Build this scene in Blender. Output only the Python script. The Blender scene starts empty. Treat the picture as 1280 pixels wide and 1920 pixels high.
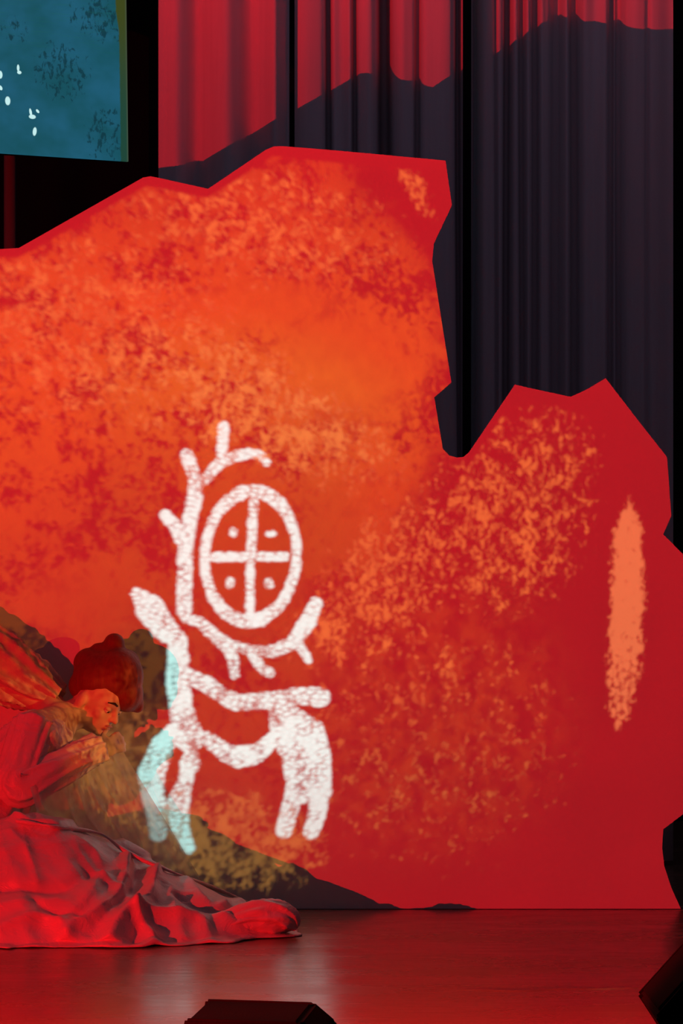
import bpy, bmesh, math, random
import numpy as np
from mathutils import Vector, Matrix, noise as mnoise

random.seed(7)
S = bpy.context.scene
COL = S.collection
PI = math.pi

# ------------------------------------------------------------------ camera
D_CAM, H_CAM, F_PX, HOR = 10.0, 1.1, 5100.0, 1144.0
cam_data = bpy.data.cameras.new('camera')
cam = bpy.data.objects.new('camera', cam_data)
COL.objects.link(cam)
cam.location = (0, -D_CAM, H_CAM)
cam.rotation_euler = (PI / 2, 0, 0)
cam_data.sensor_fit = 'HORIZONTAL'
cam_data.sensor_width = 36.0
cam_data.lens = 36.0 * F_PX / 1280.0
cam_data.shift_y = (HOR - 960.0) / 1280.0
cam_data.clip_end = 200
S.camera = cam

S.cycles.max_bounces = 5
S.cycles.diffuse_bounces = 2
S.cycles.glossy_bounces = 3
S.cycles.transparent_max_bounces = 10

S.view_settings.view_transform = 'Standard'
S.view_settings.look = 'None'
S.view_settings.exposure = 0.0
S.view_settings.gamma = 1.0
S.view_settings.use_curve_mapping = False


def P(px, py, Y=0.0):
    """photo measurement -> a point of the stage at depth Y"""
    s = F_PX / (D_CAM + Y)
    return Vector(((px - 640.0) / s, Y, H_CAM + (HOR - py) / s))


# ------------------------------------------------------------------ world
world = bpy.data.worlds.new('dark_hall')
S.world = world
world.use_nodes = True
bg = world.node_tree.nodes['Background']
bg.inputs['Color'].default_value = (0.030, 0.020, 0.033, 1)
bg.inputs['Strength'].default_value = 0.62


# dim cool fill light, unseen, added high above to brighten the curtains
bd = bpy.data.lights.new('added_curtain_fill', 'AREA')
bd.shape = 'RECTANGLE'; bd.size = 5.0; bd.size_y = 0.25
bd.energy = 4.6
bd.color = (0.72, 0.62, 1.0)
bo = bpy.data.objects.new('added_curtain_fill', bd)
COL.objects.link(bo)
bo.location = (0.6, 0.35, 5.6)
bo.rotation_euler = (math.radians(22), 0, 0)

# ------------------------------------------------------------------ node maths
class NB:
    """small expression builder on a node tree"""

    def __init__(self, nt):
        self.nt = nt

    def put(self, v, sock):
        if isinstance(v, X):
            self.nt.links.new(v.s, sock)
        else:
            sock.default_value = v

    def m(self, op, a, b=None, c=None):
        n = self.nt.nodes.new('ShaderNodeMath')
        n.operation = op
        self.put(a, n.inputs[0])
        if b is not None:
            self.put(b, n.inputs[1])
        if c is not None:
            self.put(c, n.inputs[2])
        return X(self, n.outputs[0])

    def vm(self, op, a, b=None, scale=None, val=False):
        n = self.nt.nodes.new('ShaderNodeVectorMath')
        n.operation = op
        self.put(a, n.inputs[0])
        if b is not None:
            self.put(b, n.inputs[1])
        if scale is not None:
            self.put(scale, n.inputs['Scale'])
        return X(self, n.outputs['Value' if val else 'Vector'])

    def xyz(self, x, y, z):
        n = self.nt.nodes.new('ShaderNodeCombineXYZ')
        self.put(x, n.inputs[0]); self.put(y, n.inputs[1]); self.put(z, n.inputs[2])
        return X(self, n.outputs[0])

    def sep(self, v):
        n = self.nt.nodes.new('ShaderNodeSeparateXYZ')
        self.put(v, n.inputs[0])
        return [X(self, o) for o in n.outputs]

    def ss(self, x, e0, e1, lo=0.0, hi=1.0):
        n = self.nt.nodes.new('ShaderNodeMapRange')
        n.interpolation_type = 'SMOOTHSTEP'
        for v, i in ((x, 0), (e0, 1), (e1, 2), (lo, 3), (hi, 4)):
            self.put(v, n.inputs[i])
        return X(self, n.outputs[0])

    def noise(self, vec, scale, detail=3.0, rough=0.55, dist=0.0):
        n = self.nt.nodes.new('ShaderNodeTexNoise')
        n.noise_dimensions = '3D'
        self.put(vec, n.inputs['Vector'])
        n.inputs['Scale'].default_value = scale
        n.inputs['Detail'].default_value = detail
        n.inputs['Roughness'].default_value = rough
        n.inputs['Distortion'].default_value = dist
        return X(self, n.outputs['Fac'] if 'Fac' in n.outputs else n.outputs[0])

    def cells(self, vec, scale):
        n = self.nt.nodes.new('ShaderNodeTexVoronoi')
        n.voronoi_dimensions = '2D'
        n.feature = 'DISTANCE_TO_EDGE'
        self.put(vec, n.inputs['Vector'])
        n.inputs['Scale'].default_value = scale
        return X(self, n.outputs['Distance'])

    def mix(self, f, a, b):
        n = self.nt.nodes.new('ShaderNodeMix')
        n.data_type = 'RGBA'
        self.put(f, n.inputs[0])
        self.put(a if isinstance(a, X) else (*a, 1), n.inputs[6])
        self.put(b if isinstance(b, X) else (*b, 1), n.inputs[7])
        return X(self, n.outputs[2])

    def pw(self, x, pts):
        """piecewise linear function through pts"""
        r = None
        for (x0, y0), (x1, y1) in zip(pts, pts[1:]):
            n = self.nt.nodes.new('ShaderNodeMapRange')
            n.interpolation_type = 'LINEAR'
            n.clamp = True
            for v, i in ((x, 0), (x0, 1), (x1, 2), (0.0, 3), (y1 - y0, 4)):
                self.put(v, n.inputs[i])
            t = X(self, n.outputs[0])
            r = t + pts[0][1] if r is None else r + t
        return r

    def blob(self, u, v, cx, cy, rx, ry, ang=0.0):
        """soft elliptical spot, 1 at its centre, 0 at its rim"""
        a = math.radians(ang)
        c, s = math.cos(a), math.sin(a)
        du, dv = u - cx, v - cy
        p = (du * (c / rx) + dv * (s / rx))
        q = (dv * (c / ry) - du * (s / ry))
        d = p * p + q * q
        return self.ss(d, 1.0, 0.0)


class X:
    def __init__(self, nb, s):
        self.nb, self.s = nb, s

    def __add__(self, o): return self.nb.m('ADD', self, o)
    def __radd__(self, o): return self.nb.m('ADD', self, o)
    def __sub__(self, o): return self.nb.m('SUBTRACT', self, o)
    def __rsub__(self, o): return self.nb.m('SUBTRACT', o, self)
    def __mul__(self, o): return self.nb.m('MULTIPLY', self, o)
    def __rmul__(self, o): return self.nb.m('MULTIPLY', self, o)
    def __truediv__(self, o): return self.nb.m('DIVIDE', self, o)
    def __rtruediv__(self, o): return self.nb.m('DIVIDE', o, self)
    def min(self, o): return self.nb.m('MINIMUM', self, o)
    def max(self, o): return self.nb.m('MAXIMUM', self, o)


# ------------------------------------------------------------------ projectors
def projector(name, loc, aim, cone_deg):
    """a real short-throw projector lamp; returns the node builder, the slide
    coordinates on the flat's plane and the evening-out factor of the slide"""
    ld = bpy.data.lights.new(name, 'SPOT')
    ob = bpy.data.objects.new(name, ld)
    COL.objects.link(ob)
    ob.location = loc
    ob.rotation_euler = (PI / 2, 0, 0)          # square to the flat, lens shifted
    ld.spot_size = math.radians(cone_deg)
    ld.spot_blend = 0.15
    ld.shadow_soft_size = 0.006
    ld.energy = 4 * PI * PI
    ld.use_nodes = True
    nt = ld.node_tree
    nb = NB(nt)
    tc = nt.nodes.new('ShaderNodeTexCoord')
    x, y, z = nb.sep(X(nb, tc.outputs['Normal']))
    dep = (z * SIGN_Z).max(0.3)
    X0 = x * SIGN_X / dep * (-loc[1]) + loc[0]
    Z0 = y * SIGN_Y / dep * (-loc[1]) + loc[2]
    u = X0 * 510.0 + 640.0
    v = (Z0 - H_CAM) * -510.0 + HOR
    gain = (loc[1] ** 2) / (dep * dep * dep)
    return ob, nb, u, v, gain


SIGN_X, SIGN_Y, SIGN_Z = 1.0, 1.0, -1.0


def finish_light(nb, color, strength):
    em = nb.nt.nodes.get('Emission')
    nb.put(color, em.inputs['Color'])
    nb.put(strength, em.inputs['Strength'])


# red wash from the left
LA = (-3.24, -4.53, 0.604)
_, nb, u, v, g = projector('red_projector_lamp', LA, None, 150)
n1 = nb.noise(nb.xyz(u * 0.004, v * 0.004, 0.0), 1.0, 2.0)
lev = nb.pw(v, [(-400, 0.85), (150, 0.80), (330, 0.60), (900, 0.52), (1500, 0.42), (1720, 0.46), (1850, 0.52), (2050, 0.80), (2600, 0.80), (3400, 0.30), (5000, 0.08)])
lev = lev * nb.pw(u, [(-600, 1.0), (400, 1.0), (1200, 0.86), (1500, 0.86), (2600, 0.6)])
finish_light(nb, (1.0, 0.004, 0.008, 1), g * lev * (n1 * 0.25 + 0.87))

# picture slide from the right: rust texture and the white deer drawing
LB = (2.68, -2.80, 1.28)
_, nb, u, v, g = projector('picture_projector_lamp', LB, None, 150)

DEER = [
    # antler stem, left tine, right tine, spike
    [(350, 852, 11), (366, 897, 13), (366, 926, 14), (356, 973, 14), (349, 1014, 14), (346, 1069, 14), (345, 1148, 13)],
    [(309, 965, 10), (326, 983, 12), (341, 1014, 12)],
    [(378, 905, 9), (412, 867, 11), (443, 855, 10), (467, 850, 9), (488, 853, 9), (500, 867, 8)],
    [(418, 801, 11), (416, 856, 9)],
    # cross in the ring
    [(476, 920, 8.5), (471, 1035, 8.5), (466, 1165, 8.5)],
    [(402, 1044, 9), (457, 1044, 9)], [(481, 1043, 9), (533, 1043, 9)],
    [(438, 995, 6.5), (438, 1000, 7)], [(503, 1001, 6), (511, 1001, 6)],
    [(431, 1090, 8), (431, 1096, 8)], [(504, 1092, 8), (505, 1097, 8)],
    # head and neck
    [(257, 1113, 12), (282, 1142, 27), (306, 1176, 24), (333, 1200, 17), (334, 1276, 22), (338, 1328, 22)],
    [(338, 1328, 22), (356, 1385, 26), (326, 1378, 18)],
    # lower antler
    [(348, 1160, 8), (374, 1166, 10), (398, 1188, 12), (427, 1213, 13), (438, 1238, 10), (440, 1266, 8)],
    [(592, 1131, 12), (577, 1166, 16), (548, 1206, 13), (515, 1221, 12), (467, 1219, 9), (432, 1211, 11)],
    [(474, 1225, 10), (488, 1250, 9), (505, 1262, 9)],
    [(562, 1212, 9), (579, 1240, 6)],
    # back line and tail
    [(352, 1268, 16), (380, 1280, 15), (413, 1301, 15), (444, 1318, 15), (496, 1314, 16), (530, 1311, 17), (567, 1304, 17), (600, 1307, 19)],
    # belly
    [(388, 1384, 13), (424, 1412, 17), (447, 1420, 20), (482, 1413, 18), (514, 1384, 13)],
    # front legs
    [(326, 1372, 16), (303, 1400, 22), (284, 1452, 25), (286, 1489, 21), (295, 1524, 19), (296, 1562, 16)],
    [(360, 1412, 12), (357, 1430, 20)], [(352, 1440, 14), (346, 1470, 14), (332, 1512, 22), (338, 1552, 17), (355, 1590, 11)],
    # hind legs
    [(522, 1328, 20), (532, 1372, 24), (543, 1425, 15), (552, 1472, 15), (544, 1517, 16), (533, 1556, 16)],
    [(550, 1345, 20), (582, 1374, 27), (600, 1421, 20), (601, 1483, 20), (594, 1527, 16), (583, 1560, 15)],
    [(562, 1400, 18), (568, 1489, 17)],
]


def deer_distance(nb, u, v):
    p = nb.xyz(u, v, 0.0)
    d = None
    for line in DEER:
        for (x0, y0, r0), (x1, y1, r1) in zip(line, line[1:]):
            bx, by = x1 - x0, y1 - y0
            L2 = bx * bx + by * by
            pa = nb.vm('SUBTRACT', p, (x0, y0, 0))
            h = nb.vm('DOT_PRODUCT', pa, (bx / L2, by / L2, 0), val=True).max(0.0).min(1.0)
            q = nb.vm('SUBTRACT', pa, nb.vm('SCALE', (bx, by, 0), scale=h))
            c = nb.vm('LENGTH', q, val=True) - nb.m('MULTIPLY_ADD', h, r1 - r0, r0)
            d = c if d is None else d.min(c)
    # the ring
    eu, ev = (u - 470.0 - (v - 1043.0) * -0.03) / 86.0, (v - 1043.0) / 122.0
    rr = nb.m('SQRT', eu * eu + ev * ev)
    ring = nb.m('ABSOLUTE', (rr - 1.0)) * 98.0 - 10.5
    return d.min(ring)


# texture fields (all in slide units)
fine = nb.noise(nb.xyz(u * 0.125, v * 0.075, 3.0), 1.0, 3.0, 0.65, 0.7)
mid = nb.noise(nb.xyz(u * 0.034, v * 0.025, 11.0), 1.0, 3.0, 0.6, 0.4)
big = nb.noise(nb.xyz(u * 0.0075, v * 0.0085, 5.0), 1.0, 2.0, 0.5)
fine2 = nb.noise(nb.xyz(u * 0.105, v * 0.070, 33.0), 1.0, 3.0, 0.65, 0.8)
mid2 = nb.noise(nb.xyz(u * 0.030, v * 0.024, 41.0), 1.0, 3.0, 0.6, 0.5)
jit = (mid - 0.5) * 150.0

# base orange field on the left and centre
xr = nb.pw(v, [(250, 640), (330, 655), (430, 740), (520, 815), (720, 835), (850, 815), (950, 770), (1060, 730),
               (1150, 665), (1250, 600), (1350, 575), (1500, 560), (1640, 520)])
base = nb.ss(u + jit, xr + 45.0, xr - 45.0)
lev = nb.pw(v, [(270, 0.45), (400, 0.62), (560, 0.95), (720, 1.0), (860, 0.88), (1000, 0.70), (1130, 0.55), (1300, 0.36), (1450, 0.26), (1560, 0.12), (1640, 0.0)])
# calm zone without specks: the arch and the cloud right of it
calm = nb.blob(u, v, 470, 575, 230, 62, -4).max(nb.blob(u, v, 640, 690, 190, 150, 20)).max(nb.blob(u, v, 660, 960, 130, 130) * 0.8)
calm = calm.max(nb.blob(u, v, 470, 1060, 150, 220) * 0.9).max(nb.blob(u, v, 160, 1130, 160, 90) * 0.7)
dens = nb.ss(big, 0.36, 0.66)
dark = nb.ss(fine2 + (mid2 - 0.5) * 0.8 + (dens - 0.5) * 0.20, 0.46, 0.62) * (1.0 - calm)
lowband = nb.blob(u, v, 330, 1060, 420, 330)
orange = base * lev * (1.0 - dark * 0.95) * (0.62 + mid * 0.55) * (1.0 - lowband * 0.22)
haze = nb.blob(u, v, 780, 1330, 360, 330) * nb.ss(mid2, 0.35, 0.7) * 0.34
orange = orange.max(haze)

# bright flecks
fd = nb.blob(u, v, 950, 970, 220, 280, 20) * 0.43
fd = fd.max(nb.blob(u, v, 1020, 870, 150, 160) * 0.40)
fd = fd.max(nb.blob(u, v, 730, 1080, 290, 160, -52) * 0.44)
fd = fd.max(nb.blob(u, v, 640, 1170, 150, 110, -40) * 0.47)
fd = fd.max(nb.blob(u, v, 540, 800, 330, 130, 20) * 0.50)
fd = fd.max(nb.blob(u, v, 440, 740, 180, 150, 30) * 0.52)
fd = fd.max(nb.blob(u, v, 180, 620, 420, 260, 10) * 0.44)
fd = fd.max(nb.blob(u, v, 480, 420, 380, 160, 10) * 0.44)
fd = fd.max(nb.blob(u, v, 800, 1380, 370, 330) * 0.31)
fd = fd.max(nb.blob(u, v, 420, 1570, 270, 130, 6) * 0.58)
fd = fd.max(nb.blob(u, v, 60, 1420, 360, 240) * 0.62)
fd = fd.max(nb.blob(u, v, 782, 358, 30, 88, -30) * 0.52)
flk = nb.ss(fine + (mid - 0.5) * 0.65 + fd * 0.60, 0.70, 0.88) * nb.ss(fd, 0.0, 0.22)
# the upright brush stroke on the right
ur = u - nb.pw(v, [(930, 1178), (1100, 1176), (1250, 1170), (1365, 1158)])
hw = nb.pw(v, [(925, 2), (960, 18), (1000, 30), (1100, 34), (1220, 34), (1300, 27), (1345, 18), (1375, 0)])
edge = (fine - 0.5) * 46.0 + (mid - 0.5) * 26.0
stroke = nb.ss(nb.m('ABSOLUTE', ur) + edge, hw, hw - 8.0) * nb.ss(v, 925, 940) * nb.ss(v, 1380, 1360)
hole = nb.ss(fine + nb.ss(v, 1130, 1330) * 0.17, 0.62, 0.72)
stroke = stroke * (1.0 - hole * 0.8)
flvl = nb.ss(v, 1230, 1420, 1.0, 0.55)
# edge of the picture: it stops just inside the top of the flat
yt = nb.pw(u, [(-600, 480), (35, 479), (275, 345), (390, 368), (512, 288), (600, 298), (835, 322), (840, 700), (872, 880), (965, 742), (1070, 765), (1135, 730), (1250, 880)])
inside = nb.ss(v, yt, yt + 8.0) * nb.ss(v, 1712, 1690) * nb.ss(u, 1262, 1235) * nb.ss(u, -300, -200)
# colours of the slide without the drawing
near = nb.blob(u, v, 420, 1120, 330, 520)
o2 = (1.0 - near * 0.18) * orange
warm = nb.blob(u, v, 470, 760, 380, 190, 8)
c_base = nb.vm('SCALE', nb.mix(warm, nb.mix(near, (0.34, 0.064, 0.0), (0.29, 0.105, 0.0)), (0.32, 0.108, 0.002)), scale=o2)
c_fl = nb.vm('SCALE', nb.mix(warm.max(nb.ss(v, 1330, 1480)), (0.37, 0.112, 0.018), (0.38, 0.170, 0.028)), scale=flk * flvl * (0.5 + mid * 0.9))
c_st = nb.vm('SCALE', (0.44, 0.145, 0.045), scale=stroke)
col = nb.vm('SCALE', nb.vm('MAXIMUM', nb.vm('MAXIMUM', c_base, c_fl), c_st), scale=inside)
out = g * 1.15
em_plain = nb.nt.nodes['Emission']
nb.put(col, em_plain.inputs['Color'])
nb.put(out, em_plain.inputs['Strength'])
box_ = nb.m('GREATER_THAN', u, 222.0) * nb.m('LESS_THAN', u, 650.0) * nb.m('GREATER_THAN', v, 770.0) * nb.m('LESS_THAN', v, 1630.0)
# deer
dd = deer_distance(nb, u, v) + (fine - 0.5) * 9.0 + (mid - 0.5) * 8.0 - 0.3
deer = nb.ss(dd, 2.0, -2.5)
scr = nb.noise(nb.xyz(u * 0.052 + v * 0.022, v * 0.085 - u * 0.045, 21.0), 1.0, 2.5, 0.6, 1.4)
wear = (nb.blob(u, v, 470, 945, 140, 60) * 0.05 + nb.blob(u, v, 372, 1372, 60, 60) * 0.10 + nb.blob(u, v, 490, 1300, 150, 70) * 0.06
        + nb.blob(u, v, 480, 1215, 120, 50) * 0.05 + nb.blob(u, v, 560, 1480, 30, 110) * 0.07 + nb.blob(u, v, 400, 870, 120, 60) * 0.03 + nb.blob(u, v, 330, 1500, 40, 60) * 0.07)
warp = (scr - 0.5) * 1.1
cell = nb.cells(nb.xyz(u * 0.062 + v * 0.025 + warp, v * 0.090 - u * 0.03 - warp, 0.0), 1.0)
crack = nb.ss(cell, 0.15, 0.04) * nb.ss(mid + wear * 1.5, 0.42, 0.60, 0.15, 1.0)
patch = nb.ss(mid * 0.6 + fine * 0.4 + wear, 0.58, 0.66)
deer = deer * (1.0 - (crack * 0.88).max(patch * 0.80))
tint = nb.mix(nb.ss(v, 1380, 1560), (0.50, 0.92, 0.86), (0.43, 0.76, 0.71))
em_deer = nb.nt.nodes.new('ShaderNodeEmission')
nb.put(nb.mix(deer, col, tint), em_deer.inputs['Color'])
nb.put(out, em_deer.inputs['Strength'])
mx = nb.nt.nodes.new('ShaderNodeMixShader')
nb.put(box_, mx.inputs[0])
nb.nt.links.new(em_plain.outputs[0], mx.inputs[1])
nb.nt.links.new(em_deer.outputs[0], mx.inputs[2])
nb.nt.links.new(mx.outputs[0], [n for n in nb.nt.nodes if n.type == 'OUTPUT_LIGHT'][0].inputs[0])


# ------------------------------------------------------------------ materials
def material(name, base, rough=0.6, spec=0.3, build=None, **kw):
    m = bpy.data.materials.new(name)
    m.use_nodes = True
    b = m.node_tree.nodes['Principled BSDF']
    b.inputs['Base Color'].default_value = (*base, 1)
    b.inputs['Roughness'].default_value = rough
    b.inputs['Specular IOR Level'].default_value = spec
    for k, val in kw.items():
        b.inputs[k].default_value = val
    if build:
        build(NB(m.node_tree), b)
    return m


def coords(nb, out='Object'):
    n = nb.nt.nodes.new('ShaderNodeTexCoord')
    return X(nb, n.outputs[out])


def bump(nb, bsdf, h, strength, dist):
    n = nb.nt.nodes.new('ShaderNodeBump')
    n.inputs['Strength'].default_value = strength
    n.inputs['Distance'].default_value = dist
    nb.put(h, n.inputs['Height'])
    nb.nt.links.new(n.outputs[0], bsdf.inputs['Normal'])


def b_flat(nb, b):
    c = coords(nb)
    n = nb.noise(c, 3.0, 4.0)
    nb.put(nb.mix(n, (0.80, 0.80, 0.80), (0.88, 0.88, 0.87)), b.inputs['Base Color'])
    bump(nb, b, nb.noise(c, 220.0, 2.0), 0.15, 0.002)


def b_floor(nb, b):
    c = coords(nb)
    x, y, z = nb.sep(c)
    grain = nb.noise(nb.xyz(x * 2.2, y * 26.0, 0.0), 1.0, 4.0, 0.6, 0.3)
    scuff = nb.noise(nb.xyz(x * 1.1, y * 3.0, 4.0), 1.0, 5.0, 0.65)
    nb.put(nb.mix(grain * 0.6 + scuff * 0.4, (0.15, 0.085, 0.055), (0.34, 0.19, 0.12)), b.inputs['Base Color'])
    nb.put(nb.ss(scuff, 0.3, 0.75, 0.18, 0.34), b.inputs['Roughness'])
    # long shallow creases of the stage cloth
    cr = nb.m('ABSOLUTE', y + nb.noise(nb.xyz(x * 1.3, 0.0, 2.0), 1.0, 2.0) * 0.5 + 1.83)
    crease = nb.ss(cr, 0.05, 0.0) * nb.ss(x, 0.30, 0.50) * nb.ss(x, 1.0, 0.7)
    bump(nb, b, grain * 0.35 + scuff * 0.5 + crease * 2.2, 0.45, 0.006)


def b_curtain(nb, b):
    c = coords(nb)
    n = nb.noise(nb.vm('MULTIPLY', c, (40.0, 40.0, 1.5)), 1.0, 3.0)
    nb.put(nb.mix(n, (0.64, 0.60, 0.62), (0.76, 0.72, 0.74)), b.inputs['Base Color'])
    bump(nb, b, nb.noise(c, 300.0, 2.0), 0.2, 0.002)


def b_silk(nb, b):
    c = coords(nb)
    n = nb.noise(c, 6.0, 4.0)
    nb.put(nb.mix(n, (0.66, 0.46, 0.43), (0.80, 0.62, 0.58)), b.inputs['Base Color'])
    bump(nb, b, nb.noise(nb.vm('MULTIPLY', c, (14.0, 14.0, 20.0)), 1.0, 4.0, 0.6, 1.2), 0.5, 0.012)


def b_hair(nb, b):
    c = coords(nb)
    n = nb.noise(nb.vm('MULTIPLY', c, (90.0, 90.0, 14.0)), 1.0, 3.0)
    nb.put(nb.mix(n, (0.13, 0.024, 0.018), (0.24, 0.04, 0.03)), b.inputs['Base Color'])
    bump(nb, b, n, 0.4, 0.006)


def b_black(nb, b):
    c = coords(nb)
    bump(nb, b, nb.noise(c, 160.0, 3.0), 0.3, 0.003)


M_FLAT = material('painted_flat', (0.85, 0.85, 0.85), 0.75, 0.15, b_flat)
M_EDGE = material('raw_flat_edge', (0.55, 0.48, 0.42), 0.8, 0.1)
M_FLOOR = material('stage_floor_cloth', (0.2, 0.14, 0.1), 0.25, 0.5, b_floor)
M_CURT = material('grey_curtain_cloth', (0.7, 0.68, 0.74), 0.85, 0.05, b_curtain)
M_BLACKCLOTH = material('black_backdrop_cloth', (0.012, 0.011, 0.012), 0.95, 0.0, b_black)
M_SILK = material('pale_satin', (0.75, 0.55, 0.52), 0.42, 0.45, b_silk)
M_SKIN = material('skin', (0.62, 0.40, 0.30), 0.5, 0.35)
M_HAIR = material('dark_hair', (0.2, 0.08, 0.07), 0.55, 0.2, b_hair)
M_LIP = material('lips', (0.45, 0.12, 0.10), 0.4, 0.4)
M_EYE = material('eye_white', (0.8, 0.78, 0.76), 0.2, 0.5)
M_PUPIL = material('pupil', (0.02, 0.015, 0.012), 0.15, 0.5)
M_BROW = material('eyebrow', (0.05, 0.025, 0.02), 0.7, 0.1)
M_BLACK = material('black_speaker_paint', (0.003, 0.003, 0.003), 0.8, 0.04, b_black)
M_GRILLE = material('black_grille_mesh', (0.002, 0.002, 0.002), 0.8, 0.03)
M_RUBBER = material('black_rubber', (0.006, 0.006, 0.006), 0.8, 0.06)
M_STEEL = material('dark_steel', (0.16, 0.14, 0.14), 0.5, 0.4)


def sheer(name, col, opaque):
    m = bpy.data.materials.new(name)
    m.use_nodes = True
    nt = m.node_tree
    nb = NB(nt)
    b = nt.nodes['Principled BSDF']
    b.inputs['Base Color'].default_value = (*col, 1)
    b.inputs['Roughness'].default_value = 0.5
    b.inputs['Specular IOR Level'].default_value = 0.25
    c = coords(nb)
    bump(nb, b, nb.noise(nb.vm('MULTIPLY', c, (26.0, 26.0, 9.0)), 1.0, 3.0, 0.6, 1.0), 0.45, 0.01)
    tl = nt.nodes.new('ShaderNodeBsdfTranslucent')
    tl.inputs['Color'].default_value = (*col, 1)
    tr = nt.nodes.new('ShaderNodeBsdfTransparent')
    m1 = nt.nodes.new('ShaderNodeMixShader'); m1.inputs[0].default_value = 0.35
    m2 = nt.nodes.new('ShaderNodeMixShader')
    f = nb.ss(nb.noise(c, 9.0, 3.0), 0.3, 0.7, opaque - 0.12, opaque + 0.1)
    nb.put(f, m2.inputs[0])
    nt.links.new(b.outputs[0], m1.inputs[1]); nt.links.new(tl.outputs[0], m1.inputs[2])
    nt.links.new(tr.outputs[0], m2.inputs[1]); nt.links.new(m1.outputs[0], m2.inputs[2])
    nt.links.new(m2.outputs[0], nt.nodes['Material Output'].inputs['Surface'])
    return m


M_GAUZE = sheer('sheer_organza', (0.84, 0.72, 0.62), 0.6)
M_SLEEVE = sheer('thin_satin_sleeve', (0.86, 0.70, 0.62), 0.82)


# ------------------------------------------------------------------ mesh helpers
def mesh_obj(name, verts, faces, mat, parent=None, smooth=True):
    me = bpy.data.meshes.new(name)
    me.from_pydata([tuple(q) for q in verts], [], faces)
    me.update()
    if smooth:
        for p in me.polygons:
            p.use_smooth = True
    o = bpy.data.objects.new(name, me)
    COL.objects.link(o)
    if mat:
        me.materials.append(mat)
    if parent is not None:
        o.parent = parent
    return o


def bm_obj(name, bm, mat, parent=None, smooth=False):
    me = bpy.data.meshes.new(name)
    bmesh.ops.recalc_face_normals(bm, faces=bm.faces)
    bm.to_mesh(me)
    bm.free()
    for p in me.polygons:
        p.use_smooth = smooth
    o = bpy.data.objects.new(name, me)
    COL.objects.link(o)
    me.materials.append(mat)
    if parent is not None:
        o.parent = parent
    return o


def tag(o, label=None, cat=None, group=None, kind=None):
    if label: o['label'] = label
    if cat: o['category'] = cat
    if group: o['group'] = group
    if kind: o['kind'] = kind
    return o


def empty(name, loc):
    o = bpy.data.objects.new(name, None)
    o.empty_display_size = 0.1
    o.location = loc
    COL.objects.link(o)
    return o


def world_child(o, parent):
    """parent while the mesh keeps world coordinates"""
    o.parent = parent
    o.matrix_parent_inverse = Matrix.Translation(parent.location).inverted()
    return o


def box(bm, c, size, rot=None):
    r = bmesh.ops.create_cube(bm, size=1.0)
    M = Matrix.Translation(c) @ (rot.to_4x4() if rot else Matrix.Identity(4)) @ Matrix.Diagonal((*size, 1))
    bmesh.ops.transform(bm, matrix=M, verts=r['verts'])
    return r['verts']


def prism(bm, poly, axis0, axis1, depthvec, origin):
    """extrude a 2-D polygon"""
    a = [bm.verts.new(origin + axis0 * x + axis1 * y) for x, y in poly]
    b = [bm.verts.new(q.co + depthvec) for q in a]
    fa = bm.faces.new(a)
    fb = bm.faces.new(list(reversed(b)))
    n = len(a)
    for i in range(n):
        bm.faces.new((a[i], b[i], b[(i + 1) % n], a[(i + 1) % n]))
    return fa, fb


def catmull(pts, n):
    """resample a list of equal-length tuples along a Catmull-Rom spline"""
    out = []
    m = len(pts)
    for i in range(n):
        t = i / (n - 1) * (m - 1)
        k = min(int(t), m - 2)
        f = t - k
        p0, p1, p2, p3 = pts[max(k - 1, 0)], pts[k], pts[k + 1], pts[min(k + 2, m - 1)]
        out.append(tuple(0.5 * (2 * b + (c - a) * f + (2 * a - 5 * b + 4 * c - d) * f * f + (3 * b - a - 3 * c + d) * f ** 3)
                         for a, b, c, d in zip(p0, p1, p2, p3)))
    return out


# ------------------------------------------------------------------ structure
# floor
fv = [(-7, -7.5, 0), (7, -7.5, 0), (7, 5, 0), (-7, 5, 0)]
floor = mesh_obj('floor', fv + [(x, y, -0.1) for x, y, z in fv],
                 [(0, 1, 2, 3), (7, 6, 5, 4), (0, 4, 5, 1), (1, 5, 6, 2), (2, 6, 7, 3), (3, 7, 4, 0)], M_FLOOR, smooth=False)
tag(floor, 'glossy stage floor reflecting the red light', kind='structure')
# black masking cloth at the back of the stage
vs, fs = [], []
NX = 160
for i in range(NX + 1):
    x = -6.8 + 13.6 * i / NX
    y = 4.2 + 0.05 * math.sin(x * 9) + 0.03 * math.sin(x * 23 + 1)
    vs += [(x, y, 0), (x, y, 7.5), (x, y + 0.03, 0), (x, y + 0.03, 7.5)]
for i in range(NX):
    a, b = 4 * i, 4 * i + 4
    fs += [(a, b, b + 1, a + 1), (a + 2, a + 3, b + 3, b + 2), (a + 1, b + 1, b + 3, a + 3)]
tag(mesh_obj('wall_back', vs, fs, M_BLACKCLOTH), 'black masking cloth at the back of the stage', kind='structure')

# ------------------------------------------------------------------ curtains
YC = 1.3


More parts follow.
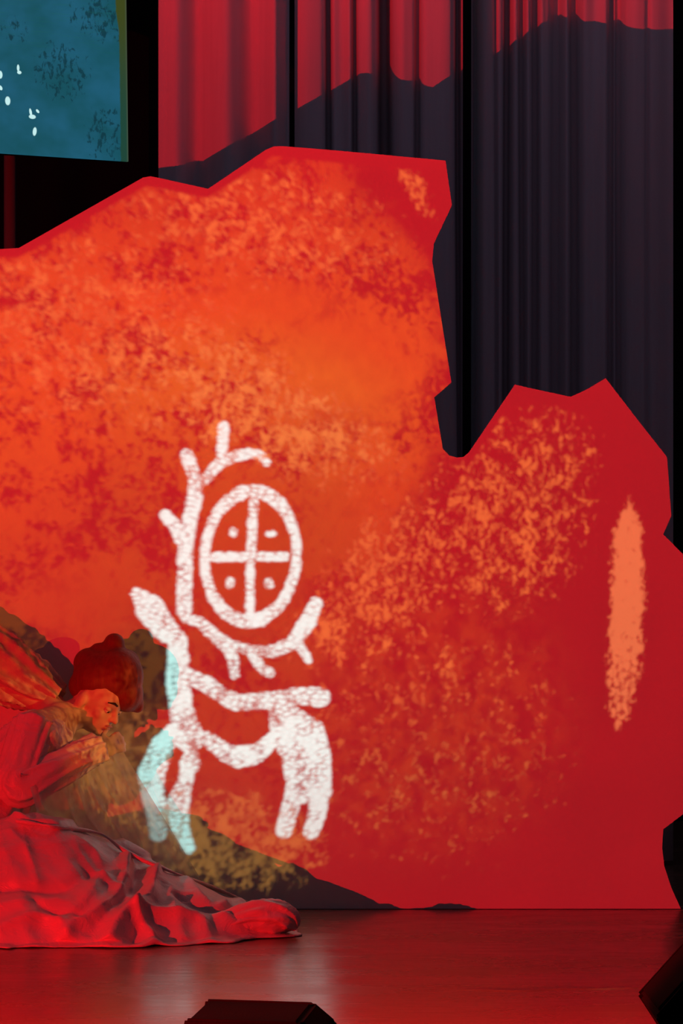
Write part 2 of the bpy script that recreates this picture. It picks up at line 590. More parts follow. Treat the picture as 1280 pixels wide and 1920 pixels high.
def curtain(name, x0, x1, grooves, folds, label, yoff=0.0):
    """a hanging stage curtain; grooves = (px, half width px, depth m), folds = soft waves"""
    vs, fs = [], []
    n = int((x1 - x0) / 1.6)
    zs = [0.02, 0.5, 1.1, 1.8, 2.4, 2.8, 3.1, 3.4, 3.8, 4.4]
    nz = len(zs)
    rng = random.Random(x0)
    ph = [rng.uniform(0, 6.28) for _ in range(8)]

    def depth(px, zi):
        z = zs[zi]
        d = 0.0
        for gx, gw, gd in grooves:
            k = abs(px - gx - 4 * math.sin(z * 1.3 + gx)*0.4) / gw
            d += gd / (1.0 + k ** 4)
        for fx, fw, fa in folds:
            d += fa * math.exp(-((px - fx - 3 * math.sin(z + fx)) / fw) ** 2)
        d += 0.006 * math.sin(px * 0.061 + ph[0] + z * 0.25) + 0.004 * math.sin(px * 0.133 + ph[1] - z * 0.2)
        return d
    for side in (0, 0.012):
        for i in range(n + 1):
            px = x0 + (x1 - x0) * i / n
            for k in range(nz):
                q = P(px, HOR, YC + yoff)
                vs.append((q.x, YC + yoff + depth(px, k) + side, zs[k]))
    off = (n + 1) * nz
    for i in range(n):
        for k in range(nz - 1):
            a = i * nz + k
            fs.append((a, a + nz, a + nz + 1, a + 1))
            fs.append((off + a, off + a + 1, off + a + nz + 1, off + a + nz))
    for i in (0, n):
        for k in range(nz - 1):
            a = i * nz + k
            fs.append((a, a + 1, off + a + 1, off + a))
    for i in range(n):
        for k in (0, nz - 1):
            a = i * nz + k
            fs.append((a, off + a, off + a + nz, a + nz))
    o = mesh_obj(name, vs, fs, M_CURT)
    tag(o, label, 'curtain', 'grey curtains behind the flat')
    return o


curtain('stage_curtain', 297, 541, [], [(372, 22, 0.05), (470, 26, 0.07), (330, 20, -0.02), (420, 28, -0.03), (516, 16, -0.03), (542, 13, 0.16)],
        'leftmost smooth grey curtain length lit red, beside the black gap')
curtain('stage_curtain.001', 552, 868, [(614, 6, 0.10), (664, 5, 0.08), (722, 12, 0.2), (782, 6, 0.07)],
        [(640, 14, 0.03), (580, 20, -0.02), (690, 16, -0.02), (752, 12, -0.015), (825, 26, -0.03), (862, 8, 0.12)],
        'middle grey curtain length with deep folds behind the tall peak of the flat', yoff=0.16)
curtain('stage_curtain.002', 884, 1262, [(929, 3, 0.03), (951, 7, 0.11), (980, 6, 0.07), (1003, 8, 0.10), (1045, 12, 0.12), (1079, 10, 0.11), (1146, 6, 0.07), (1163, 7, 0.07), (1214, 4, 0.02)],
        [(908, 12, -0.02), (1022, 10, 0.03), (1115, 20, 0.03), (1200, 30, -0.02), (884, 5, 0.05)],
        'rightmost grey curtain length with many narrow folds, mostly in shadow', yoff=0.42)

# ------------------------------------------------------------------ the cut-out flat
OUT = [(-520, 1705), (-560, 800), (-420, 700), (-330, 600), (-240, 560), (-120, 490), (0, 468), (35, 466), (268, 334), (282, 331.5), (300, 335), (390, 355),
       (498, 282), (513, 275.5), (530, 275), (640, 284), (835, 302), (841, 345), (847, 386), (813, 458), (810, 490), (828, 605), (846, 718),
       (814, 746), (830, 843), (842, 855), (856, 859), (868, 858), (879, 849), (965, 722), (1018, 734), (1070, 745), (1100, 731), (1135, 710), (1195, 788),
       (1250, 858), (1254, 912), (1258, 968), (1243, 1003), (1280, 1040), (1335, 1100), (1350, 1300), (1340, 1485), (1280, 1528), (1243, 1556),
       (1241, 1590), (1245, 1625), (1258, 1665), (1276, 1705)]
bm = bmesh.new()
poly = [(P(px, py).x, max(P(px, py).z, 0.0)) for px, py in OUT]
fa, fb = prism(bm, poly, Vector((1, 0, 0)), Vector((0, 0, 1)), Vector((0, 0.045, 0)), Vector((0, 0, 0.002)))
flat = bm_obj('scenic_flat', bm, M_FLAT)
flat.data.materials.append(M_EDGE)
for p in flat.data.polygons:
    if abs(p.normal.y) < 0.5:
        p.material_index = 0
tag(flat, 'large jagged rock-shaped stage flat with a projected white deer drawing', 'stage flat')

# ------------------------------------------------------------------ teal screen
def b_led(m):
    nt = m.node_tree
    nb = NB(nt)
    b = nt.nodes['Principled BSDF']
    b.inputs['Base Color'].default_value = (0.01, 0.01, 0.01, 1)
    x, y, z = nb.sep(coords(nb))
    u = x * 406.0 + 240.0        # screen units, right bottom corner = (240, 0)
    v = z * 430.0
    big = nb.noise(nb.xyz(u * 0.010, v * 0.012, 0.0), 1.0, 3.0)
    fine = nb.noise(nb.xyz(u * 0.11, v * 0.06, 2.0), 1.0, 4.0, 0.65, 0.4)
    lines = nb.noise(nb.xyz(u * 0.02, v * 0.30, 7.0), 1.0, 2.0)
    c = nb.mix(nb.ss(big, 0.3, 0.7), (0.006, 0.078, 0.105), (0.012, 0.105, 0.175))
    area = nb.blob(u, v, 115, 160, 75, 75).max(nb.blob(u, v, 190, 265, 80, 60)).max(nb.blob(u, v, 200, 50, 60, 70)).max(nb.blob(u, v, 30, 230, 40, 30))
    dk = nb.ss(fine + area * 0.20, 0.66, 0.78) * nb.ss(area, 0.05, 0.3)
    c = nb.mix(dk * 0.85, c, (0.003, 0.035, 0.05))
    c = nb.mix(nb.ss(lines, 0.5, 0.7) * 0.25 * nb.ss(v, 120, 260), c, (0.01, 0.11, 0.09))
    ol = nb.ss(u + (fine - 0.5) * 4.0 + nb.ss(v, 230, 290) * 6.0, 224, 227)
    c = nb.mix(ol, c, nb.mix(nb.ss(v, 60, 300), (0.012, 0.060, 0.040), (0.045, 0.062, 0.012)))
    c = nb.mix(nb.ss(u, 236, 239) * 0.6, c, (0.06, 0.085, 0.055))
    # pale marks
    w = None
    for cx, cy, rx, ry, a in ((2, 157, 5, 9, 0), (2, 133, 4, 6, 30), (15, 110, 6, 10, 0), (35, 172, 3, 8, 0), (37, 164, 5, 4, 0), (57, 92, 3, 9, 10),
                              (60, 84, 8, 5, 0), (70, 95, 5, 3, -50), (64, 57, 4.5, 10, -8)):
        s = nb.blob(u, v, cx, cy - 13, rx, ry, a)
        w = s if w is None else w.max(s)
    c = nb.mix(nb.ss(w, 0.05, 0.6), c, (0.55, 0.85, 0.85))
    nb.put(c, b.inputs['Emission Color'])
    b.inputs['Emission Strength'].default_value = 1.0


M_LED = material('led_picture', (0.01, 0.01, 0.01), 0.4, 0.2)
b_led(M_LED)
YS = 1.9
br = P(240, 303, YS)
scr_root = empty('video_screen', br)
th = math.radians(27)
scr_root.rotation_euler = (0, math.radians(-0.8), -th + math.radians(54))
bm = bmesh.new()
box(bm, (-0.9, 0.002, 0.6), (1.8, 0.012, 1.2))
pic = bm_obj('picture_panel', bm, M_LED, scr_root)
bm = bmesh.new()
box(bm, (-0.9, 0.042, 0.6), (1.79, 0.06, 1.19))
bm_obj('cabinet', bm, M_BLACK, scr_root)
for x in (-0.35, -1.45):
    bm = bmesh.new()
    box(bm, (x, 0.05, 1.75), (0.03, 0.03, 1.2))
    bm_obj('hanging_strut', bm, M_STEEL, scr_root)
tag(scr_root, 'teal glowing video screen hanging at the upper left', 'screen')

# ------------------------------------------------------------------ dark things behind, upper left
def cyl(bm, a, b, r0, r1=None, n=16):
    r1 = r0 if r1 is None else r1
    a, b = Vector(a), Vector(b)
    d = (b - a)
    q = d.to_track_quat('Z', 'Y')
    M = Matrix.Translation((a + b) / 2) @ q.to_matrix().to_4x4()
    bmesh.ops.create_cone(bm, cap_ends=True, cap_tris=False, segments=n, radius1=r0, radius2=r1, depth=d.length, matrix=M)


q = P(19, 400, 2.2)
pole = empty('boom_pole', (q.x, 2.2, 0))
bm = bmesh.new(); cyl(bm, (0, 0, 0.03), (0, 0, 4.6), 0.028, n=24); bm_obj('tube', bm, M_STEEL, pole, True)
bm = bmesh.new(); cyl(bm, (0, 0, 0), (0, 0, 0.03), 0.25, n=32); bm_obj('base_plate', bm, M_STEEL, pole, False)
bm = bmesh.new(); cyl(bm, (0, 0, 2.05), (0, 0, 2.12), 0.038, n=24); bm_obj('collar', bm, M_STEEL, pole, True)
tag(pole, 'slim dark steel boom pole under the teal screen, faintly lit red', 'pole')

# ------------------------------------------------------------------ floor speakers
def wedge(name, x, y, yaw, prof, depth, grille, label):
    """stage monitor: side profile (x, z) towards the hall; grille = profile edge that carries it"""
    root = empty(name, (x, y, 0))
    root.rotation_euler = (0, 0, yaw)
    ex, ez, ey = Vector((1, 0, 0)), Vector((0, 0, 1)), Vector((0, 1, 0))
    bm = bmesh.new()
    prism(bm, prof, ex, ez, ey * (depth - 0.03), Vector((0, 0.015, 0)))
    bmesh.ops.bevel(bm, geom=list(bm.edges), offset=0.008, segments=2, affect='EDGES')
    bm_obj('cabinet', bm, M_BLACK, root)
    cxm = sum(p[0] for p in prof) / len(prof)
    for y0 in (0.0, depth - 0.02):
        bm = bmesh.new()
        pr = [((px - cxm) * 1.02 + cxm, 0.012 + (pz - 0.012) * 1.02) for px, pz in prof]
        prism(bm, pr, ex, ez, ey * 0.02, Vector((0, y0, 0)))
        bmesh.ops.bevel(bm, geom=list(bm.edges), offset=0.006, segments=2, affect='EDGES')
        bm_obj('side_cheek', bm, M_BLACK, root)
    a, b = prof[grille], prof[(grille + 1) % len(prof)]
    a, b = Vector((a[0], 0, a[1])), Vector((b[0], 0, b[1]))
    dv = (b - a).normalized()
    rot = Matrix((dv, ey, dv.cross(ey))).transposed()
    bm = bmesh.new()
    box(bm, (a + b) / 2 + ey * depth / 2, ((b - a).length * 0.84, depth * 0.82, 0.014), rot)
    bmesh.ops.bevel(bm, geom=list(bm.edges), offset=0.004, segments=1, affect='EDGES')
    bm_obj('grille', bm, M_GRILLE, root)
    bm = bmesh.new()
    box(bm, Vector((cxm, -0.006, max(p[1] for p in prof) * 0.62)), (0.075, 0.02, 0.028))
    bmesh.ops.bevel(bm, geom=list(bm.edges), offset=0.007, segments=2, affect='EDGES')
    bm_obj('handle', bm, M_RUBBER, root)
    xs = [p[0] for p in prof if p[1] < 0.02]
    for fx in (min(xs) + 0.04, max(xs) - 0.04):
        for fy in (0.05, depth - 0.05):
            bm = bmesh.new(); cyl(bm, (fx, fy, 0), (fx, fy, 0.014), 0.014, n=12)
            bm_obj('rubber_foot', bm, M_RUBBER, root)
    tag(root, label, 'speaker', 'floor monitors at the stage front')
    return root


YW = -3.55
sw = F_PX / (D_CAM + YW)
wedge('floor_monitor', (466 - 640) / sw, YW, math.radians(-6),
      [(-0.170, 0.012), (0.195, 0.012), (0.168, 0.078), (0.115, 0.122), (-0.150, 0.126)], 0.34, 2,
      'black floor monitor speaker at the bottom, in front of the pale floor reflection')
wedge('floor_monitor.001', (1360 - 640) / sw, YW, 0.0,
      [(-0.085, 0.012), (0.24, 0.012), (0.26, 0.24), (0.10, 0.34), (-0.03, 0.28), (-0.163, 0.132)], 0.40, 4,
      'black floor monitor speaker cut off at the lower right corner')


# ------------------------------------------------------------------ the performer
perf = empty('person', P(-20, 1705, -0.45) * Vector((1, 1, 0)) if False else (P(-20, 1705, -0.45).x, -0.45, 0.0))


def ball(bm, c, r, sc=(1, 1, 1), rot=None, seg=20):
    M = Matrix.Translation(c) @ (rot.to_4x4() if rot else Matrix.Identity(4)) @ Matrix.Diagonal((*sc, 1))
    bmesh.ops.create_uvsphere(bm, u_segments=seg, v_segments=seg // 2 + 2, radius=r, matrix=M)


def limb(bm, pts, n=10):
    """tapered limb through (point, radius) pairs"""
    for (a, ra), (b, rb) in zip(pts, pts[1:]):
        cyl(bm, a, b, ra, rb, 20)
        ball(bm, a, ra); ball(bm, b, rb)


def remesh(o, voxel, smooth=6):
    m = o.modifiers.new('one_surface', 'REMESH')
    m.mode = 'VOXEL'
    m.voxel_size = voxel
    m.use_smooth_shade = True
    s = o.modifiers.new('soften', 'SMOOTH')
    s.factor = 0.5
    s.iterations = smooth
    return o


# head frame: f = where the face looks, l = the face's left, up
HC = P(184, 1308, -0.17)
f = Vector((0.74, -0.50, -0.50)).normalized()
up0 = Vector((0.30, 0.0, 1.0))
l = up0.cross(f).normalized()
up = f.cross(l).normalized()
HR = Matrix((f, l, up)).transposed()


def hp(x, y, z):
    return HC + HR @ Vector((x, y, z))


neck = P(112, 1352, -0.22)
chest = P(62, 1405, -0.30)
waist = P(8, 1490, -0.37)
pelv = P(-45, 1575, -0.45)
sh_far, el_far, wr_far = P(88, 1318, -0.13), P(-25, 1258, -0.13), P(-140, 1190, -0.16)
sh_near, el_near, wr_near = P(66, 1362, -0.40), P(30, 1478, -0.52), P(185, 1408, -0.32)

bm = bmesh.new()
ball(bm, hp(-0.005, 0, 0.025), 0.1, (1.06, 0.82, 1.05), HR)      # skull
ball(bm, hp(0.028, 0, -0.045), 0.075, (0.92, 0.82, 1.05), HR)    # face
ball(bm, hp(0.068, 0, -0.098), 0.022, (1, 1.2, 0.9), HR)        # chin
for s in (-1, 1):
    ball(bm, hp(0.062, s * 0.036, -0.035), 0.026, (0.9, 1, 0.9), HR)   # cheek
    ball(bm, hp(0.082, s * 0.030, 0.018), 0.020, (0.7, 1.3, 0.6), HR)  # brow
    ball(bm, hp(-0.005, s * 0.083, -0.025), 0.030, (0.75, 0.35, 1.1), HR)  # ear
    ball(bm, hp(0.020, s * 0.052, -0.075), 0.03, (1.1, 0.7, 0.8), HR)  # jaw
limb(bm, [(hp(0.094, 0, 0.005), 0.008), (hp(0.115, 0, -0.033), 0.012)])
for s in (-1, 1):
    ball(bm, hp(0.104, s * 0.011, -0.036), 0.009)
ball(bm, hp(0.096, 0, -0.062), 0.012, (0.8, 1.9, 0.5), HR)
ball(bm, hp(0.092, 0, -0.074), 0.012, (0.8, 1.7, 0.55), HR)
limb(bm, [(hp(-0.02, 0, -0.06), 0.056), (neck, 0.058)])
limb(bm, [(neck, 0.07), (chest, 0.125), (waist, 0.108), (pelv, 0.15)])
limb(bm, [(sh_far, 0.058), (el_far, 0.043), (wr_far, 0.029)])
limb(bm, [(sh_near, 0.058), (el_near, 0.044), (wr_near, 0.029)])
limb(bm, [(neck, 0.06), (sh_far, 0.055)]); limb(bm, [(neck, 0.06), (sh_near, 0.055)])
# kneeling legs under the skirt
for kn, an, toe in ((P(150, 1650, -0.62), P(-40, 1672, -0.60), P(-85, 1690, -0.60)), (P(110, 1640, -0.30), P(-80, 1660, -0.28), P(-125, 1678, -0.28))):
    hip = Vector((pelv.x + 0.03, kn.y * 0.6 + pelv.y * 0.4, pelv.z))
    kn.z = max(kn.z, 0.085); an.z = 0.06; toe.z = 0.045
    limb(bm, [(hip, 0.095), (kn, 0.066), (an, 0.042), (toe, 0.032)])


def hand(bm, wrist, d, n, side):
    """palm with five bent fingers; d = pointing direction, n = back of the hand"""
    d = d.normalized(); n = (n - d * n.dot(d)).normalized(); t = d.cross(n) * side
    pc = wrist + d * 0.045
    R = Matrix((d, t, n)).transposed()
    ball(bm, pc, 0.042, (1.05, 0.9, 0.42), R)
    for k, (off, ln) in enumerate(((0.029, 0.062), (0.010, 0.072), (-0.010, 0.068), (-0.028, 0.052))):
        a = pc + d * 0.032 + t * off
        b = a + d * ln * 0.48 - n * 0.008 + t * off * 0.15
        c = b + d * ln * 0.30 - n * 0.020
        e = c + d * ln * 0.14 - n * 0.018
        limb(bm, [(a, 0.0095), (b, 0.009), (c, 0.008), (e, 0.007)])
    a = pc - d * 0.018 + t * 0.030
    b = a + d * 0.030 + t * 0.022 - n * 0.008
    c = b + d * 0.026 + t * 0.006 - n * 0.012
    limb(bm, [(a, 0.012), (b, 0.010), (c, 0.008)])


hand(bm, wr_far, wr_far - el_far, Vector((0, -0.4, 1)), 1)
hand(bm, wr_near, (wr_near - el_near) + Vector((0.02, 0.05, 0.0)), Vector((0.3, -1, 0.2)), -1)
body = bm_obj('body', bm, M_SKIN, None, True)
remesh(body, 0.0065, 5)
world_child(body, perf)

# eyes, brows, mouth
for s in (-1, 1):
    bm = bmesh.new()
    ball(bm, hp(0.080, s * 0.032, -0.008), 0.0115)
    e = world_child(bm_obj('eye', bm, M_EYE, None, True), perf)
    bm = bmesh.new()
    ball(bm, hp(0.0875, s * 0.032, -0.012), 0.0055)
    bm_obj('pupil', bm, M_PUPIL, e, True)
    bm = bmesh.new()
    ball(bm, hp(0.0815, s * 0.032, -0.003), 0.0128, (1.0, 1.25, 0.72), HR)
    world_child(bm_obj('eyelid', bm, M_SKIN, None, True), perf)
    bm = bmesh.new()
    limb(bm, [(hp(0.098, s * 0.014, 0.020), 0.0035), (hp(0.096, s * 0.032, 0.026), 0.004), (hp(0.083, s * 0.052, 0.020), 0.0028)])
    world_child(bm_obj('eyebrow', bm, M_BROW, None, True), perf)
bm = bmesh.new()
ball(bm, hp(0.101, 0, -0.061), 0.0085, (0.8, 2.3, 0.5), HR); ball(bm, hp(0.098, 0, -0.073), 0.009, (0.8, 2.0, 0.6), HR)
world_child(bm_obj('lips', bm, M_LIP, None, True), perf)

# hair: thick cap swept forward over the brow, knot on top
bm = bmesh.new()
YH = -0.155
ball(bm, P(196, 1272, YH), 0.118, (1.0, 0.92, 0.93))
ball(bm, P(220, 1268, YH - 0.02), 0.098, (0.98, 1.0, 1.05))
ball(bm, P(238, 1300, YH - 0.01), 0.064, (0.95, 1.35, 1.08))
ball(bm, P(160, 1285, YH + 0.01), 0.062, (1, 1.3, 0.95))
limb(bm, [(P(168, 1245, YH), 0.06), (P(235, 1245, YH), 0.055), (P(252, 1318, YH), 0.034), (P(258, 1326, YH), 0.022)])
ball(bm, P(214, 1207, YH), 0.039, (1.0, 1.0, 1.0))
ball(bm, P(188, 1214, YH), 0.026, (1.3, 1.0, 0.7))
ball(bm, P(208, 1222, YH), 0.045, (1.3, 1.0, 0.8))
hair = bm_obj('hair', bm, M_HAIR, None, True)
remesh(hair, 0.006, 6)
world_child(hair, perf)


# ---- cloth helpers
def fbm(p, oct=3):
    a, s, t = 0.0, 1.0, Vector(p)
    for _ in range(oct):
        a += s * mnoise.noise(t)
        t = t * 2.03
        s *= 0.5
    return a


def ridge(x):
    """sharp crest, round valley"""
    return 1.0 - 2.0 * abs(math.sin(x)) ** 0.75


def loft(name, rings, mat, n=64, m=40, fold=0.006, k=7, seed=0.0, twist=0.0, parent=perf):
    """closed tube of cloth through rings (x,y,z,ra,rb) with running folds"""
    R = catmull(rings, m)
    vs, fs = [], []
    for i, (x, y, z, ra, rb) in enumerate(R):
        a, b = R[max(i - 1, 0)], R[min(i + 1, m - 1)]
        d = (Vector(b[:3]) - Vector(a[:3])).normalized()
        s = d.cross(Vector((0, 1, 0)))
        s = s.normalized() if s.length > 1e-4 else Vector((1, 0, 0))
        w = s.cross(d).normalized()
        t = i / (m - 1)
        for j in range(n):
            an = 2 * PI * j / n
            ff = fold * (ridge(an * k / 2 + twist * t * 6 + 2.5 * mnoise.noise(Vector((math.cos(an) * 1.2, t * 2.5, seed)))) + 0.8 * fbm((math.cos(an) * 2, math.sin(an) * 2, t * 5 + seed)))
            vs.append(Vector((x, y, z)) + s * (ra + ff) * math.cos(an) + w * (rb + ff) * math.sin(an))
    for i in range(m - 1):
        for j in range(n):
            fs.append((i * n + j, i * n + (j + 1) % n, (i + 1) * n + (j + 1) % n, (i + 1) * n + j))
    o = mesh_obj(name, vs, fs, mat)
    sol = o.modifiers.new('cloth_thickness', 'SOLIDIFY'); sol.thickness = 0.002; sol.offset = 0
    return world_child(o, parent)


def R5(p, a, b):
    return (p.x, p.y, p.z, a, b)


# bodice
loft('bodice', [R5(P(100, 1362, -0.25), 0.085, 0.10), R5(P(72, 1398, -0.29), 0.135, 0.175), R5(P(30, 1452, -0.34), 0.130, 0.165), R5(P(2, 1502, -0.38), 0.122, 0.145), R5(P(-40, 1572, -0.44), 0.175, 0.185)],
     M_SILK, 90, 60, 0.010, 9, 1.0, 0.4)


# ---- skirt: cloth relaxed over the kneeling legs (small position-based cloth solver)
def smooth_tab(tab, a):
    a = np.asarray(a) % 360.0
    out = np.zeros_like(a)
    for (a0, v0), (a1, v1) in zip(tab, tab[1:]):
        t = np.clip((a - a0) / (a1 - a0), 0, 1)
        t = t * t * (3 - 2 * t)
        out = np.where((a >= a0) & (a <= a1), v0 + (v1 - v0) * t, out)
    return out


SC = P(-10, 1535, -0.46)
HEM = [(0, 0.92), (14, 0.66), (40, 0.44), (90, 0.36), (130, 0.42), (180, 0.75), (230, 0.70), (262, 0.66), (290, 0.74), (312, 0.90), (328, 1.02), (342, 1.14), (352, 1.08), (360, 0.92)]
BUL = [(0, 1.55), (40, 1.5), (90, 1.4), (180, 1.4), (230, 1.7), (280, 2.1), (305, 1.9), (325, 1.5), (345, 1.40), (360, 1.55)]
KNEES = [(P(110, 1640, -0.66), 0.15, 0.07), (P(235, 1650, -0.42), 0.13, 0.05), (P(20, 1660, -0.74), 0.16, 0.06), (P(505, 1735, -0.80), 0.07, 0.05)]
TOP_H = 0.345


def support(x, y):
    """height of legs and petticoat under the cloth"""
    dx, dy = x - SC.x, y - SC.y
    ang = np.degrees(np.arctan2(dy, dx))
    r = np.clip(np.hypot(dx, dy) / (smooth_tab(HEM, ang) * 0.94), 0, 1)
    h = TOP_H * (1 - r ** smooth_tab(BUL, ang))
    for c, rad, hh in KNEES:
        h = h + hh * np.exp(-((x - c.x) ** 2 + (y - c.y) ** 2) / (rad * rad)) * np.clip((1 - r) * 5 + 0.25, 0, 1)
    return np.maximum(h, 0.0) + 0.006


def hit(px, py):
    """point of the gown's under-surface on this line of sight"""
    Y = np.linspace(-1.6, -0.02, 600)
    sc = F_PX / (D_CAM + Y)
    x, z = (px - 640.0) / sc, H_CAM + (HOR - py) / sc
    ok = np.nonzero(z <= support(x, Y))[0]
    return P(px, py, float(Y[ok[0]]) if len(ok) else -0.1)


# folds seen in the cloth: (polyline, half width, height); negative = a crease
FOLDS = [
    ([(30, 1538), (108, 1552), (188, 1560), (244, 1600), (328, 1634), (403, 1662), (480, 1698)], 0.022, 0.030),
    ([(0, 1665), (60, 1668), (122, 1663), (188, 1634)], 0.020, -0.028),
    ([(0, 1600), (70, 1585), (150, 1590)], 0.05, 0.014),
    ([(236, 1612), (226, 1674), (180, 1715), (141, 1740), (131, 1762)], 0.022, 0.034),
    ([(256, 1610), (250, 1660), (205, 1705), (170, 1750)], 0.020, -0.022),
    ([(291, 1637), (275, 1690), (228, 1721), (206, 1766)], 0.022, 0.040),
    ([(248, 1717), (281, 1755), (291, 1774)], 0.020, 0.042),
    ([(262, 1740), (250, 1765)], 0.020, -0.03),
    ([(253, 1712), (328, 1719), (375, 1735), (399, 1771)], 0.022, 0.036),
    ([(315, 1640), (320, 1690), (345, 1760)], 0.018, 0.018),
    ([(345, 1655), (380, 1690), (420, 1700), (488, 1699)], 0.022, 0.026),
    ([(330, 1685), (390, 1712), (450, 1712)], 0.018, -0.020),
    ([(413, 1733), (469, 1723), (516, 1709), (550, 1728)], 0.035, 0.045),
    ([(420, 1745), (480, 1742), (540, 1738)], 0.03, 0.02),
    ([(0, 1745), (70, 1722), (117, 1738), (122, 1755)], 0.025, 0.026),
    ([(60, 1690), (100, 1715), (150, 1720)], 0.018, -0.018),
    ([(0, 1700), (50, 1695), (110, 1690)], 0.03, 0.018),
    ([(20, 1560), (60, 1620), (70, 1660)], 0.02, 0.012),
    ([(140, 1580), (180, 1610), (190, 1650)], 0.03, 0.018),
    ([(190, 1640), (160, 1690), (110, 1740)], 0.02, 0.020),
]
NT, NR = 560, 130
th = np.linspace(0, 360, NT, endpoint=False)
rr = np.linspace(0, 1, NR) ** 0.9
TT, RN = np.meshgrid(th, rr, indexing='ij')
AA = np.radians(TT)
hemn = np.array([0.05 * fbm((math.cos(a) * 5, math.sin(a) * 5, 3.0), 4) + 0.012 * math.sin(31 * a) for a in np.radians(th)])[:, None]
rad = 0.09 + (smooth_tab(HEM, TT) + hemn * RN - 0.09) * RN
bx_, by_ = SC.x + np.cos(AA) * rad, np.minimum(SC.y + np.sin(AA) * rad, -0.06)
bp = np.stack([bx_, by_, support(bx_, by_)], -1)
dt = np.roll(bp, -1, 0) - np.roll(bp, 1, 0)
dr = np.gradient(bp, axis=1)
nrm = np.cross(dr, dt)
nrm /= np.linalg.norm(nrm, axis=-1, keepdims=True) + 1e-9
nrm *= np.sign(nrm[..., 2:3] + 1e-9)
disp = np.zeros(bp.shape[:2])
for line, w, h in FOLDS:
    cur = catmull([tuple(hit(*q)) for q in line], 14)
    best = np.full(bp.shape[:2], 9.0)
    for a, b in zip(cur, cur[1:]):
        a, b = np.array(a), np.array(b)
        ab = b - a
        t = np.clip(((bp - a) @ ab) / (ab @ ab + 1e-9), 0, 1)
        best = np.minimum(best, np.linalg.norm(bp - (a + t[..., None] * ab), axis=-1))
    disp += h * np.exp(-(best / w) ** 1.25)
# crumple: crests running outward from the waist
flatp, rn, an = bp.reshape(-1, 3), RN.reshape(-1), AA.reshape(-1)
cr = np.empty(len(flatp))
for i in range(len(flatp)):
    x, y, z = flatp[i]
    a, r = an[i], rn[i]
    w = 0.5 * mnoise.noise(Vector((x * 5, y * 5, 1.0)))
    n1 = 1.0 - abs(mnoise.noise(Vector((math.cos(a) * 4.5 + w, math.sin(a) * 4.5 - w, r * 1.3 + w)))) * 2.6
    n2 = 1.0 - abs(mnoise.noise(Vector((x * 9 + w * 2, y * 9, z * 9 + w * 3)))) * 3.0
    n3 = mnoise.noise(Vector((x * 30, y * 30, z * 30)))
    cr[i] = 0.009 * n1 * min(1.0, r * 1.6) + 0.0035 * n2 + 0.0012 * n3
disp += cr.reshape(disp.shape)
lie = np.clip((RN - 0.93) / 0.07, 0, 1)
pos = bp + nrm * (disp * (1 - 0.45 * lie))[..., None]
pos[..., 2] = np.maximum(pos[..., 2], 0.006)
pos[:, -1, 2] = np.maximum(0.004, pos[:, -1, 2] - 0.035)
pos[..., 1] = np.minimum(pos[..., 1], -0.03)
vs = [tuple(q) for q in pos.reshape(-1, 3)]
fs = [(i * NR + k, ((i + 1) % NT) * NR + k, ((i + 1) % NT) * NR + k + 1, i * NR + k + 1) for i in range(NT) for k in range(NR - 1)]
sk = mesh_obj('skirt', vs, fs, M_SILK)
sm = sk.modifiers.new('soften', 'SMOOTH'); sm.factor = 0.5; sm.iterations = 3
sol = sk.modifiers.new('cloth_thickness', 'SOLIDIFY'); sol.thickness = 0.003; sol.offset = 1
world_child(sk, perf)

# gathered end of the train, rolled on the floor
loft('train_end', [R5(P(372, 1742, -0.86), 0.012, 0.03), R5(P(410, 1738, -0.86), 0.036, 0.06), R5(P(468, 1722, -0.84), 0.055, 0.07), R5(P(510, 1720, -0.83), 0.058, 0.075), R5(P(540, 1727, -0.83), 0.045, 0.06), R5(P(557, 1740, -0.83), 0.008, 0.012)],
     M_SILK, 80, 50, 0.007, 6, 4.0, 0.5)
# raised sleeve, spreading to the left
loft('sleeve', [R5(P(110, 1312, -0.14), 0.05, 0.06), R5(P(70, 1290, -0.13), 0.085, 0.06), R5(P(10, 1260, -0.13), 0.125, 0.055), R5(P(-60, 1228, -0.14), 0.15, 0.055), R5(P(-130, 1192, -0.16), 0.12, 0.055)],
     M_SLEEVE, 80, 46, 0.012, 11, 5.0, 0.3)
# near sleeve along the bent forearm
loft('sleeve', [R5(sh_near + Vector((0.0, 0.0, 0.01)), 0.075, 0.08), R5(P(44, 1425, -0.47), 0.075, 0.075), R5(P(34, 1476, -0.53), 0.075, 0.07), R5(P(80, 1456, -0.49), 0.062, 0.06), R5(P(140, 1425, -0.40), 0.058, 0.055), R5(P(186, 1402, -0.33), 0.055, 0.05)],
     M_SILK, 72, 60, 0.007, 8, 9.0, 0.5)


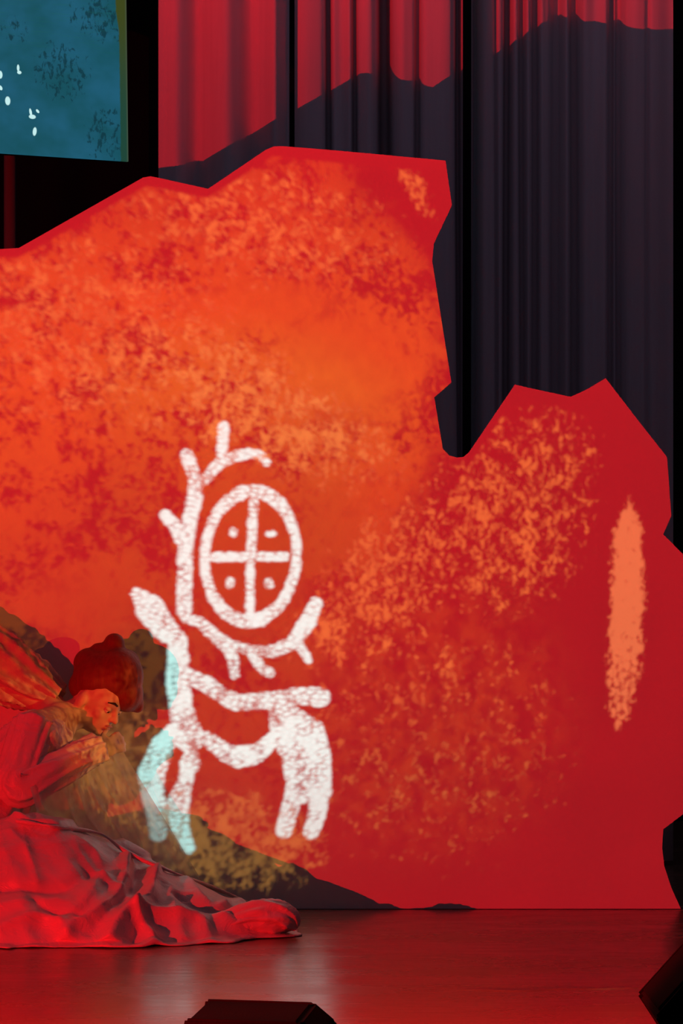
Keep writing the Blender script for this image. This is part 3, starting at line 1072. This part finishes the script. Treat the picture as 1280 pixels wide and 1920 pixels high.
# ---- sheer train falling from the forearm to the floor
def ribbon(name, top, bot, mat, nu=120, nv=70, amp=0.018, k=9, seed=0.0, sag=0.0):
    A = catmull([tuple(q) for q in top], nu)
    B = catmull([tuple(q) for q in bot], nu)
    vs, fs = [], []
    for i in range(nu):
        a, b = Vector(A[i]), Vector(B[i])
        u = i / (nu - 1)
        for j in range(nv):
            t = j / (nv - 1)
            p = a.lerp(b, t)
            p.z -= sag * math.sin(PI * t)
            w = mnoise.noise(Vector((u * 3, t * 2, seed)))
            d = amp * (0.35 + t) * (0.6 * ridge(u * k * PI + 2.2 * w) + 0.6 * fbm((u * 5, t * 3, seed + 5)))
            p.y -= d * 0.9
            p.z = max(p.z + d * 0.35, 0.008)
            vs.append(p)
    for i in range(nu - 1):
        for j in range(nv - 1):
            fs.append((i * nv + j, (i + 1) * nv + j, (i + 1) * nv + j + 1, i * nv + j + 1))
    o = mesh_obj(name, vs, fs, mat)
    return world_child(o, perf)


ribbon('sheer_train', [P(56, 1476, -0.60), P(110, 1448, -0.46), P(165, 1418, -0.28), P(217, 1386, -0.12)],
       [P(95, 1610, -0.60), P(180, 1612, -0.42), P(285, 1640, -0.24), P(398, 1684, -0.10)], M_GAUZE, seed=3.0, k=7, amp=0.012)

# rolled edge of the train running down over the skirt
bm = bmesh.new()
edge_pts = []
for q in [(30, 1550), (70, 1556), (108, 1562), (188, 1574), (244, 1612), (328, 1648), (403, 1676), (480, 1708)]:
    h_ = hit(*q)
    edge_pts.append((h_.x, h_.y - 0.022, h_.z + 0.022))
edge_pts = catmull(edge_pts, 50)
for k, (a, b) in enumerate(zip(edge_pts, edge_pts[1:])):
    cyl(bm, a, b, 0.0075 + 0.002 * math.sin(k * 0.5), 0.0075 + 0.002 * math.sin((k + 1) * 0.5), 10)
    ball(bm, b, 0.0078 + 0.002 * math.sin((k + 1) * 0.5), seg=10)
world_child(remesh(bm_obj('rolled_edge', bm, M_SILK, None, True), 0.004, 4), perf)

tag(perf, 'kneeling performer in a pale satin gown lit red, head bowed, arm swept back', 'person')
